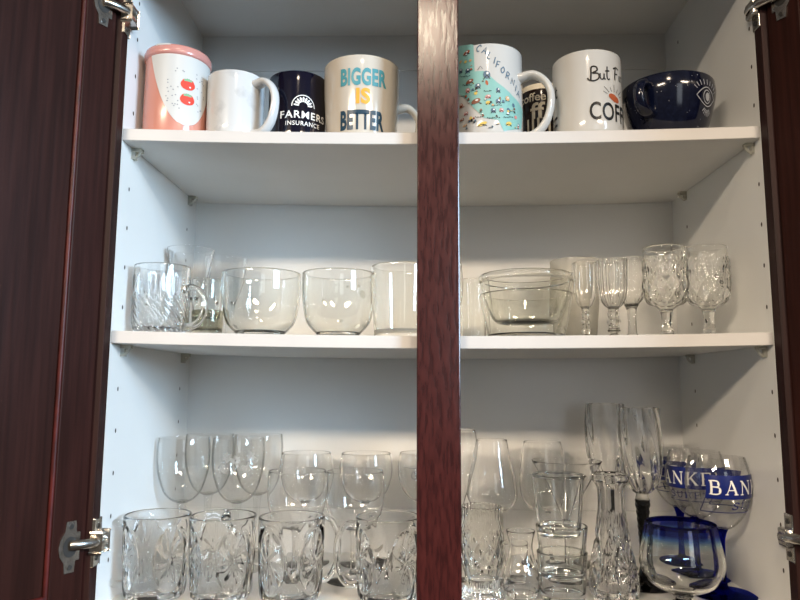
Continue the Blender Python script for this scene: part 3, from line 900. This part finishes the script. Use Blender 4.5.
gw, _ = stem_glass('goblet', 'diamond-cut pressed glass goblet, left of the matching pair', 666, .072, 1, wx, 40, 10, [M['pressed']] * 3, t=.0026, segs=160, disp=wexford, cat='goblet', group='diamond-cut goblets', sm=10, stemdisp=stl, stem_pts=[(11, 0), (9, .3), (10, .6), (11, .85), (13, 1.1)])
p = base(707, 280, .078, 1)
copy_thing(gw, p, .35, 'diamond-cut pressed glass goblet nearest the right cabinet wall')

# ---- bottom of the cabinet, left side
def medallion(n, zc, a, b_, star=9, amp=.0016, ph=0):
    def f(th, z, r):
        d = ((th + ph) * n / (2 * PI)) % 1 - .5
        s_ = d * 2 * PI / n * r
        zz = z - zc
        rho = math.sqrt((s_ / a) ** 2 + (zz / b_) ** 2)
        out = -amp * 1.2 * math.exp(-((rho - 1) / .09) ** 2)
        if rho < 1:
            an = math.atan2(zz / b_, s_ / a)
            out += amp * (abs(cos(star * .5 * an + 2.2 * rho)) - .75) * min(1, rho * 3) * (1 - rho ** 6)
        else:
            out += .4 * amp * abs(cos(12 * th)) ** 8 * (1 if z < zc - b_ * .2 else 0)
        return out
    return f
am = [(54, 602), (59, 590), (62, 572), (64, 550), (65, 532), (65, 515)]
g0, ou = cup('glass_mug', 'cut glass mug with oval star medallion, nearest the left wall', 156, .062, 0, am, M['cut'], .0034, .010, 176, medallion(4, .055, .024, .044, ph=.35), cat='glass mug', group='cut glass mugs in the front row', sm=12, vref=560)
R_m = max(a for a, c in ou)
def ribbon_handle(bm, r, zt, zb, reach, ang):
    mug_handle(bm, r, zt, zb, reach, ang, .0042, 1.4)
bm = bmesh.new(); ribbon_handle(bm, R_m - .001, .098, .020, .027, 0); obj('handle', bm, M['clear'], g0)
AM = ((156, .062, 200, 'cut glass mug with oval star medallion, nearest the left wall'), (222, .058, 100, 'cut glass mug with star medallion, second from the left wall'),
      (291, .055, 32, 'cut glass mug with star medallion, its handle crossing its right neighbour\'s'), (388, .062, 190, 'cut glass mug with star medallion beside the centre stile'))
for i, (u, y, a, lab) in enumerate(AM):
    p = base(u, 560, y, 0)
    if i == 0:
        g0.location = p; g0.rotation_euler.z = math.radians(a)
    else:
        copy_thing(g0, p, math.radians(a), lab)
# balloon glasses behind them
bl = [(10, 529), (34, 526), (50, 516), (58, 502), (59, 488), (57, 471)]
gb, _ = stem_glass('wine_glass', 'clear balloon wine glass behind the third cut mug', 297, .155, 0, bl, 58, 8, C3, group='balloon wine glasses behind the cut mugs')
p = base(355, 495, .155, 0); copy_thing(gb, p, 0, 'clear balloon wine glass behind the crossed mug handles')
# tulip glasses with etching
tl = [(8, 503), (24, 499), (38, 490), (49, 472), (52, 454), (50, 438)]
gt, ou = stem_glass('wine_glass', 'clear tulip wine glass at the back, nearest the left wall', 183, .20, 0, tl, 50, 7, [M['fine'], M['fine'], M['fine']], group='tulip wine glasses at the back left')
p2 = base(238, 470, .20, 0); ge = copy_thing(gt, p2, 0, 'tulip wine glass with frosted floral etching, second from the left wall')
Rt = lambda z, o=ou: next((a[0] + (c[0] - a[0]) * (z - a[1]) / max(c[1] - a[1], 1e-6) for a, c in zip(o, o[1:]) if a[1] <= z <= c[1]), o[-1][0])
zt_ = ou[-1][1]; bm = bmesh.new()
for s0, z0 in ((-.018, -.026), (-.004, -.031), (.012, -.045), (.020, -.026), (-.022, -.045)):
    for j in range(6):
        a = 2 * PI * j / 6 + s0 * 90
        ell2(bm, s0 + .0046 * cos(a), zt_ + z0 + .0046 * sin(a), .0038, .0021, 0, 8, a)
for j in range(9):
    ell2(bm, -.032 + .0078 * j, zt_ - .037 - .005 * cos(j * 1.3), .004, .0013, 0, 8, .8 * (-1) ** j)
wrap('floral_etching', bm, M['etch'], ge, Rt, bearing(p2.x, p2.y), eps=.0003)
p = base(209, 470, .283, 0); copy_thing(gt, p, 0, 'tulip wine glass against the back panel, seen between two front tulips')
p = base(258, 470, .283, 0); copy_thing(gt, p, 0, 'tulip wine glass against the back panel, right of the etched one')
# round back row
rd = [(8, 502), (26, 499), (42, 491), (51, 478), (53, 466), (49, 453)]
gr, ou = stem_glass('wine_glass', 'round clear wine glass at the back, behind the left balloon glass', 306, .250, 0, rd, 50, 7, [M['clear'], M['clear_thin'], M['clear_thin']], group='round wine glasses along the back')
p = base(366, 475, .250, 0); copy_thing(gr, p, 0, 'round clear wine glass at the back, behind the right balloon glass')
p = base(424, 475, .262, 0); gs = copy_thing(gr, p, 0, 'round wine glass with dark line drawing, half hidden by the centre stile')
Rr = lambda z, o=ou: next((a[0] + (c[0] - a[0]) * (z - a[1]) / max(c[1] - a[1], 1e-6) for a, c in zip(o, o[1:]) if a[1] <= z <= c[1]), o[-1][0])
bm = bmesh.new(); zt_ = ou[-1][1]
stroke2(bm, [(-.036, zt_ - .020), (-.02, zt_ - .021), (.03, zt_ - .0215)], .0010, 0)
for s0 in (-.017, -.006, .006):
    stroke2(bm, [(s0, zt_ - .026), (s0 + .005, zt_ - .030), (s0 + .002, zt_ - .038), (s0 - .004, zt_ - .034), (s0, zt_ - .026), (s0 + .005, zt_ - .036)], .0012, 0)
wrap('line_drawing', bm, P['grey'], gs, Rr, bearing(p.x, p.y))

# ---- bottom of the cabinet, right side
stem_glass('beer_glass', 'tall curved pilsner glass half hidden by the centre stile', 448, .165, 0, [(10, 528), (22, 520), (34, 500), (48, 476), (58, 455), (59, 443), (55, 430)], 40, 10, C3, cat='beer glass')
stem_glass('wine_glass', 'clear tapering brandy glass rising behind the diamond-pressed tumbler', 492, .155, 0, [(12, 512), (34, 509), (47, 501), (50, 491), (45, 474), (37, 456), (31, 440)], 44, 8, C3)
stem_glass('wine_glass', 'clear tapering brandy glass at the back behind the stacked tumblers', 543, .262, 0, [(10, 511), (30, 507), (43, 497), (47, 484), (45, 468), (41, 453), (37, 442)], 42, 7, C3)
def pressed(th, z, r):
    if z > .112:
        return .0006 * cos(28 * th)
    if z > .090:
        return .0011 * abs(cos(15 * th + 330 * z)) * abs(cos(15 * th - 330 * z))
    if z > .048:
        return .0026 * (abs(cos(6 * th + 115 * z)) * abs(cos(6 * th - 115 * z))) ** .7 - .0004
    if z < .02:
        return .0010 * cos(24 * th)
    return .0005 * cos(12 * th)
cup('tumbler', 'diamond-pressed footed tumbler next to the centre stile', 482, .058, 0, [(44, 602), (42, 594), (35, 585), (34, 575), (39, 566), (41, 555), (41.5, 530), (41, 507)], M['pressed'], .0030, .030, 176, pressed, cat='tumbler', sm=12)
cup('liqueur_glass', 'small bulb-bottomed liqueur glass between pressed and stacked tumblers', 521, .075, 0, [(24, 603), (33, 594), (38, 582), (36, 571), (28, 559), (24, 548), (25, 540), (29, 531)], M['clear'], .0018, .010, 56, cat='liqueur glass')
cup('liqueur_glass', 'small straight liqueur glass behind the bulb-bottomed one', 517, .150, 0, [(20, 578), (24, 565), (28, 552), (30, 543)], M['clear'], .0016, .008, 48, cat='liqueur glass')
# stacked tumblers
yt = .068
tp = lambda v0, v1, w0, w1: [(w0, v1), ((w0 * .6 + w1 * .4), v1 - (v1 - v0) * .4), (w1 - .6, v0 + 4), (w1, v0)]
g, _ = cup('tumbler', 'clear tumbler at the bottom of the stack beside the decanter', 562, yt, 0, tp(552, 604, 43, 50), M['tumbler'], .0026, .010, 64, cat='tumbler', group='stacked tumblers beside the decanter')
g, _ = cup('tumbler', 'clear tumbler in the middle of the stack beside the decanter', 561.5, yt, 0, tp(526, 577, 41, 51), M['tumbler'], .0026, .008, 64, dz=1, cat='tumbler', group='stacked tumblers beside the decanter')
g, _ = cup('tumbler', 'clear tumbler on top of the stack beside the decanter', 558, yt, 0, tp(475, 535, 41, 52), M['tumbler'], .0026, .010, 64, dz=1, cat='tumbler', group='stacked tumblers beside the decanter')
# martini glass
stem_glass('martini_glass', 'wide V-shaped martini glass behind the stacked tumblers', 567, .165, 0, [(4, 522), (14, 513), (34, 492), (54, 474), (69, 461)], 50, 7, C3, cat='martini glass', sm=4, segs=64)
# decanter
dc_sil = [(42, 602), (46, 594), (47, 583), (46, 574), (42, 560), (36, 544), (30, 525), (26.5, 508), (26, 494), (28, 486), (35, 481), (36.5, 478), (36, 475)]
def dec(th, z, r):
    if z > .115:
        return .0004 * cos(10 * th)
    m = medallion(3, .042, .022, .040, 12, .0026)(th, z, r)
    return m + .0009 * abs(cos(9 * th + 90 * z)) * abs(cos(9 * th - 90 * z))
g, _ = cup('decanter', 'heavy cut glass decanter with narrow neck and star pattern', 613, .075, 0, dc_sil, M['cut'], .0045, .014, 192, dec, cat='decanter', sm=9, vref=560)
# swirl bowls on black stems
opt = lambda th, z, r: .0013 * cos(9 * th + 55 * z)
bk = [M['cut'], M['black_glass'], M['black_glass']]
blk = [(10, 494), (23, 489), (34, 479), (39.5, 464), (41, 446), (40.5, 427), (38, 408)]
stp = [(15, 0), (10, .08), (9, .25), (10.5, .55), (13, .80), (15, .91), (13, .935)]
g, ou = stem_glass('wine_glass', 'swirled clear wine glass with twisted black stem, in front of the printed glasses', 641, .140, 0, blk, 56, 10, bk, disp=opt, segs=96, stem_pts=stp, twist=620, sm=8)
def collar(g, ou):
    bm = bmesh.new(); zz = ou[0][1]
    lathe(bm, [(0, zz - .0125), (.0090, zz - .0125), (.0102, zz - .007), (.0090, zz - .001), (.0080, zz + .002), (0, zz + .002)], 32)
    obj('collar', bm, M['frost'], g)
collar(g, ou)
g, ou = stem_glass('wine_glass', 'swirled clear wine glass with black stem rising behind the decanter', 606, .245, 0, [(8, 482), (20, 477), (31, 467), (37, 452), (39, 434), (38.5, 418), (36, 404)], 54, 9, bk, disp=opt, segs=96, stem_pts=stp, twist=620, sm=8)
collar(g, ou)
# printed glasses with blue stems
bg = [(8, 530), (26, 526), (46, 514), (58, 498), (61.5, 485), (59, 471), (52, 457)]
BL = [M['fine'], M['blue_glass'], M['blue_glass']]
yy = (.100, .190, .282)
uu = (718, 696, 679)
rot_off = (80, -6, -62)
labs = ('blue-stemmed wine glass with blue label, foremost of three by the right wall', 'blue-stemmed labelled wine glass, middle of three by the right wall', 'blue-stemmed labelled wine glass, hindmost of three, against the back panel')
gk, ou = stem_glass('wine_glass', labs[0], uu[0], yy[0], 0, bg, 62, 8, BL, group='blue-stemmed labelled wine glasses', stem_pts=[(9, 0), (7.5, .2), (7.5, .5), (8.5, .8), (12, .95), (16, 1.03)])
Rk = lambda z, o=ou: next((a[0] + (c[0] - a[0]) * (z - a[1]) / max(c[1] - a[1], 1e-6) for a, c in zip(o, o[1:]) if a[1] <= z <= c[1]), o[-1][0])
RM = max(a for a, c in ou)
zl0 = height(716, 500, yy[0] - RM, 0); zl1 = height(716, 476, yy[0] - RM, 0); zl2 = height(716, 514, yy[0] - RM, 0)
half = math.radians(100) * RM
bm = bmesh.new(); poly2(bm, [(-half, zl0), (half, zl0), (half, zl1), (-half, zl1)])
lb = wrap('label', bm, P['blue'], gk, Rk, 0, eps=.0004)
# serif capitals drawn as thick and thin strokes: (points, weight)
TK, TN = .17, .07
SG = {'B': [([(.2, 0), (.2, 1)], TK), ([(.2, .97), (.55, .97), (.72, .88), (.72, .64), (.55, .54), (.25, .54)], .1), ([(.25, .54), (.6, .52), (.82, .4), (.82, .14), (.6, .03), (.2, .03)], .1), ([(.68, .68), (.68, .86)], .1), ([(.78, .15), (.78, .4)], .12), ([(.04, .03), (.3, .03)], TN), ([(.04, .97), (.3, .97)], TN)],
      'A': [([(.1, 0), (.47, 1)], TN), ([(.45, 1), (.84, 0)], TK), ([(.22, .33), (.7, .33)], TN), ([(0, .03), (.24, .03)], TN), ([(.66, .03), (1, .03)], TN)],
      'N': [([(.14, 0), (.14, 1)], TN), ([(.14, .96), (.86, .03)], TK), ([(.86, 0), (.86, 1)], TN), ([(0, .03), (.28, .03)], TN), ([(0, .97), (.2, .97)], TN), ([(.72, .97), (1, .97)], TN)],
      'K': [([(.2, 0), (.2, 1)], TK), ([(.25, .42), (.8, .97)], TN), ([(.42, .58), (.86, .03)], TK), ([(.04, .03), (.36, .03)], TN), ([(.04, .97), (.36, .97)], TN), ([(.68, .97), (.96, .97)], TN), ([(.72, .03), (1, .03)], TN)],
      'E': [([(.2, 0), (.2, 1)], TK), ([(.04, .97), (.8, .97)], TN), ([(.2, .52), (.6, .52)], TN), ([(.04, .03), (.84, .03)], TN), ([(.8, 1), (.8, .78)], TN), ([(.84, 0), (.84, .24)], TN), ([(.6, .42), (.6, .62)], TN)],
      'R': [([(.2, 0), (.2, 1)], TK), ([(.2, .97), (.55, .97), (.74, .88), (.74, .62), (.55, .5), (.25, .5)], .1), ([(.7, .65), (.7, .86)], .1), ([(.45, .5), (.86, .03)], TK), ([(.04, .03), (.36, .03)], TN), ([(.04, .97), (.3, .97)], TN), ([(.76, .03), (1, .03)], TN)],
      'S': [([(.78, .8), (.6, .97), (.3, .95), (.15, .76), (.28, .58), (.6, .44), (.8, .26), (.65, .05), (.35, .02), (.12, .2)], .13), ([(.78, .74), (.78, 1)], TN), ([(.12, 0), (.12, .26)], TN)],
      'U': [([(.2, 1), (.2, .3), (.35, .05), (.6, .05), (.8, .3), (.8, 1)], .1), ([(.05, .97), (.38, .97)], TN), ([(.66, .97), (.95, .97)], TN)],
      'T': [([(.5, 0), (.5, 1)], TK), ([(.05, .97), (.95, .97)], TN), ([(.05, .78), (.05, 1)], TN), ([(.95, .78), (.95, 1)], TN), ([(.34, .03), (.66, .03)], TN)],
      'Y': [([(.08, 1), (.5, .48)], TK), ([(.9, 1), (.5, .48)], TN), ([(.5, 0), (.5, .5)], TK), ([(0, .97), (.28, .97)], TN), ([(.76, .97), (1, .97)], TN), ([(.34, .03), (.66, .03)], TN)]}
def serif(bm, word, x0, x1, z0, h_):
    n = len(word); pitch = (x1 - x0) / n; wd = pitch * .84
    for k, ch in enumerate(word):
        for pts, wt in SG[ch]:
            stroke2(bm, [(x0 + pitch * k + a * wd, z0 + c * h_) for a, c in pts], wt * wd, 0, len(pts) > 2)
bm = bmesh.new(); hb = zl1 - zl0
serif(bm, 'BANKERS', -half * .95, half * .97, zl0 + hb * .19, hb * .60)
wrap('lettering', bm, P['white'], lb, Rk, 0, eps=.0008)
bm = bmesh.new(); serif(bm, 'SURETY', -half * .50, half * .52, zl2 + (zl0 - zl2) * .24, (zl0 - zl2) * .52)
wrap('lettering', bm, P['blue'], lb, Rk, 0, eps=.0006)
bm = bmesh.new()
for a, c in (((-half, zl0), (-half, zl2)), ((-half, zl2), (half, zl2)), ((half, zl2), (half, zl0))):
    stroke2(bm, [a, c], .0011, 0, False)
wrap('label_border', bm, P['blue'], lb, Rk, 0, eps=.0006)
for i in range(3):
    p = base(uu[i], 490, yy[i], 0)
    a = bearing(p.x, p.y) + math.radians(rot_off[i])
    if i == 0:
        gk.location = p; gk.rotation_euler.z = a
    else:
        copy_thing(gk, p, a, labs[i])
# blue-rimmed goblet in front
sil = [(14, 593), (42, 589.5), (66, 582), (80, 567), (80.5, 556), (73, 539), (67, 524)]
g, ou = stem_glass('goblet', 'squat clear goblet with thick cobalt blue rim, frontmost at the right', 682, .045, 0, sil, 36, 16, [M['bowl'], M['clear'], M['clear']], t=.0032, segs=72, cat='goblet')
zt_ = ou[-1][1]
# blue rim fading down into the clear wall
m, nt, out = new_mat('cobalt_rim')
tc = N(nt, 'ShaderNodeTexCoord'); sx = N(nt, 'ShaderNodeSeparateXYZ'); mr = N(nt, 'ShaderNodeMapRange')
mr.inputs['From Min'].default_value = zt_ - .026; mr.inputs['From Max'].default_value = zt_ - .009
nt.links.new(tc.outputs['Object'], sx.inputs[0]); nt.links.new(sx.outputs['Z'], mr.inputs[0])
rp = N(nt, 'ShaderNodeValToRGB')
rp.color_ramp.elements[0].color = (.95, .96, .95, 1); rp.color_ramp.elements[1].color = (.02, .045, .46, 1)
e = rp.color_ramp.elements.new(.4); e.color = (.60, .80, .93, 1)
e = rp.color_ramp.elements.new(.72); e.color = (.12, .30, .78, 1)
nt.links.new(mr.outputs[0], rp.inputs[0])
tr = N(nt, 'ShaderNodeBsdfTransparent'); nt.links.new(rp.outputs[0], tr.inputs[0])
gl = N(nt, 'ShaderNodeBsdfGlossy'); gl.inputs['Roughness'].default_value = .04
mx = N(nt, 'ShaderNodeMixShader'); mx.inputs[0].default_value = .07
nt.links.new(tr.outputs[0], mx.inputs[1]); nt.links.new(gl.outputs[0], mx.inputs[2]); nt.links.new(mx.outputs[0], out.inputs[0])
top = [(r + .0003, z) for r, z in ou if z > zt_ - .036]
bm = bmesh.new(); rmx = top[-1]
lathe(bm, top + [(rmx[0] + .0002, rmx[1] + .0016), (rmx[0] - .0016, rmx[1] + .0026), (rmx[0] - .0034, rmx[1] + .0014), (rmx[0] - .0038, rmx[1] - .004)], 72)
obj('blue_rim', bm, m, g)

# ================================================================== LIGHT
def area(name, loc, target, sx_, sy_, power, col):
    l = bpy.data.lights.new(name, 'AREA'); l.shape = 'RECTANGLE'; l.size = sx_; l.size_y = sy_; l.energy = power; l.color = col
    o = bpy.data.objects.new(name, l); o.location = loc
    d = Vector(target) - Vector(loc); o.rotation_euler = d.to_track_quat('-Z', 'Y').to_euler()
    return link(o)
def bulb(name, loc, power, col, rad=.05, cone=150, blend=.8):
    l = bpy.data.lights.new(name, 'SPOT'); l.energy = power; l.color = col; l.shadow_soft_size = rad; l.spot_size = math.radians(cone); l.spot_blend = blend
    o = bpy.data.objects.new(name, l); o.location = loc                    # a recessed lamp shining straight down
    return link(o)
WARM = (1.0, .82, .62)
bulb('ceiling_lamp', (.0, -1.2, 1.43), 38, WARM, .085, 160, .9)
area('ceiling_panel', (-1.7, -3.0, 1.6), (-1.7, -2.99, 0), 1.2, .5, 235, WARM)
area('ceiling_panel', (1.55, -3.0, 1.6), (1.55, -2.99, 0), 1.0, .5, 172, WARM)
area('window_daylight', (2.3, -1.7, .95), (-.4, .1, .3), .9, 1.0, 138, (.52, .76, 1.0))
area('window_daylight', (1.0, -4.2, .8), (0, .1, .4), .9, 1.4, 9, (.86, .93, 1.0))
w = bpy.data.worlds.new('room'); scene.world = w; w.use_nodes = True
nt = w.node_tree; bgn = nt.nodes['Background']
tc = N(nt, 'ShaderNodeTexCoord'); sx = N(nt, 'ShaderNodeSeparateXYZ'); rp = N(nt, 'ShaderNodeValToRGB'); mr = N(nt, 'ShaderNodeMapRange')
mr.inputs['From Min'].default_value = -1
nt.links.new(tc.outputs['Generated'], sx.inputs[0]); nt.links.new(sx.outputs['Z'], mr.inputs[0]); nt.links.new(mr.outputs[0], rp.inputs[0])
rp.color_ramp.elements[0].color = (.26, .22, .18, 1); rp.color_ramp.elements[1].color = (.55, .50, .45, 1)
e = rp.color_ramp.elements.new(.42); e.color = (.50, .45, .39, 1)
e = rp.color_ramp.elements.new(.52); e.color = (.9, .85, .79, 1)
e = rp.color_ramp.elements.new(.66); e.color = (.9, .84, .76, 1)
nt.links.new(rp.outputs[0], bgn.inputs['Color']); bgn.inputs['Strength'].default_value = .215

# ================================================================== CAMERA
cd = bpy.data.cameras.new('camera'); cd.sensor_fit = 'HORIZONTAL'; cd.sensor_width = 36; cd.lens = FPX / 800 * 36; cd.clip_start = .01
co = bpy.data.objects.new('camera', cd); link(co)
base_rot = Matrix(((1, 0, 0), (0, 0, -1), (0, 1, 0)))      # camera looks along +Y with Z up
co.matrix_world = Matrix.Translation(CAM) @ (ROT @ base_rot).to_4x4()
scene.camera = co
scene.cycles.transparent_max_bounces = 64
scene.cycles.max_bounces = 24
scene.cycles.sample_clamp_indirect = 0
scene.cycles.transmission_bounces = 16
scene.view_settings.view_transform = 'Standard'
scene.view_settings.exposure = -.06
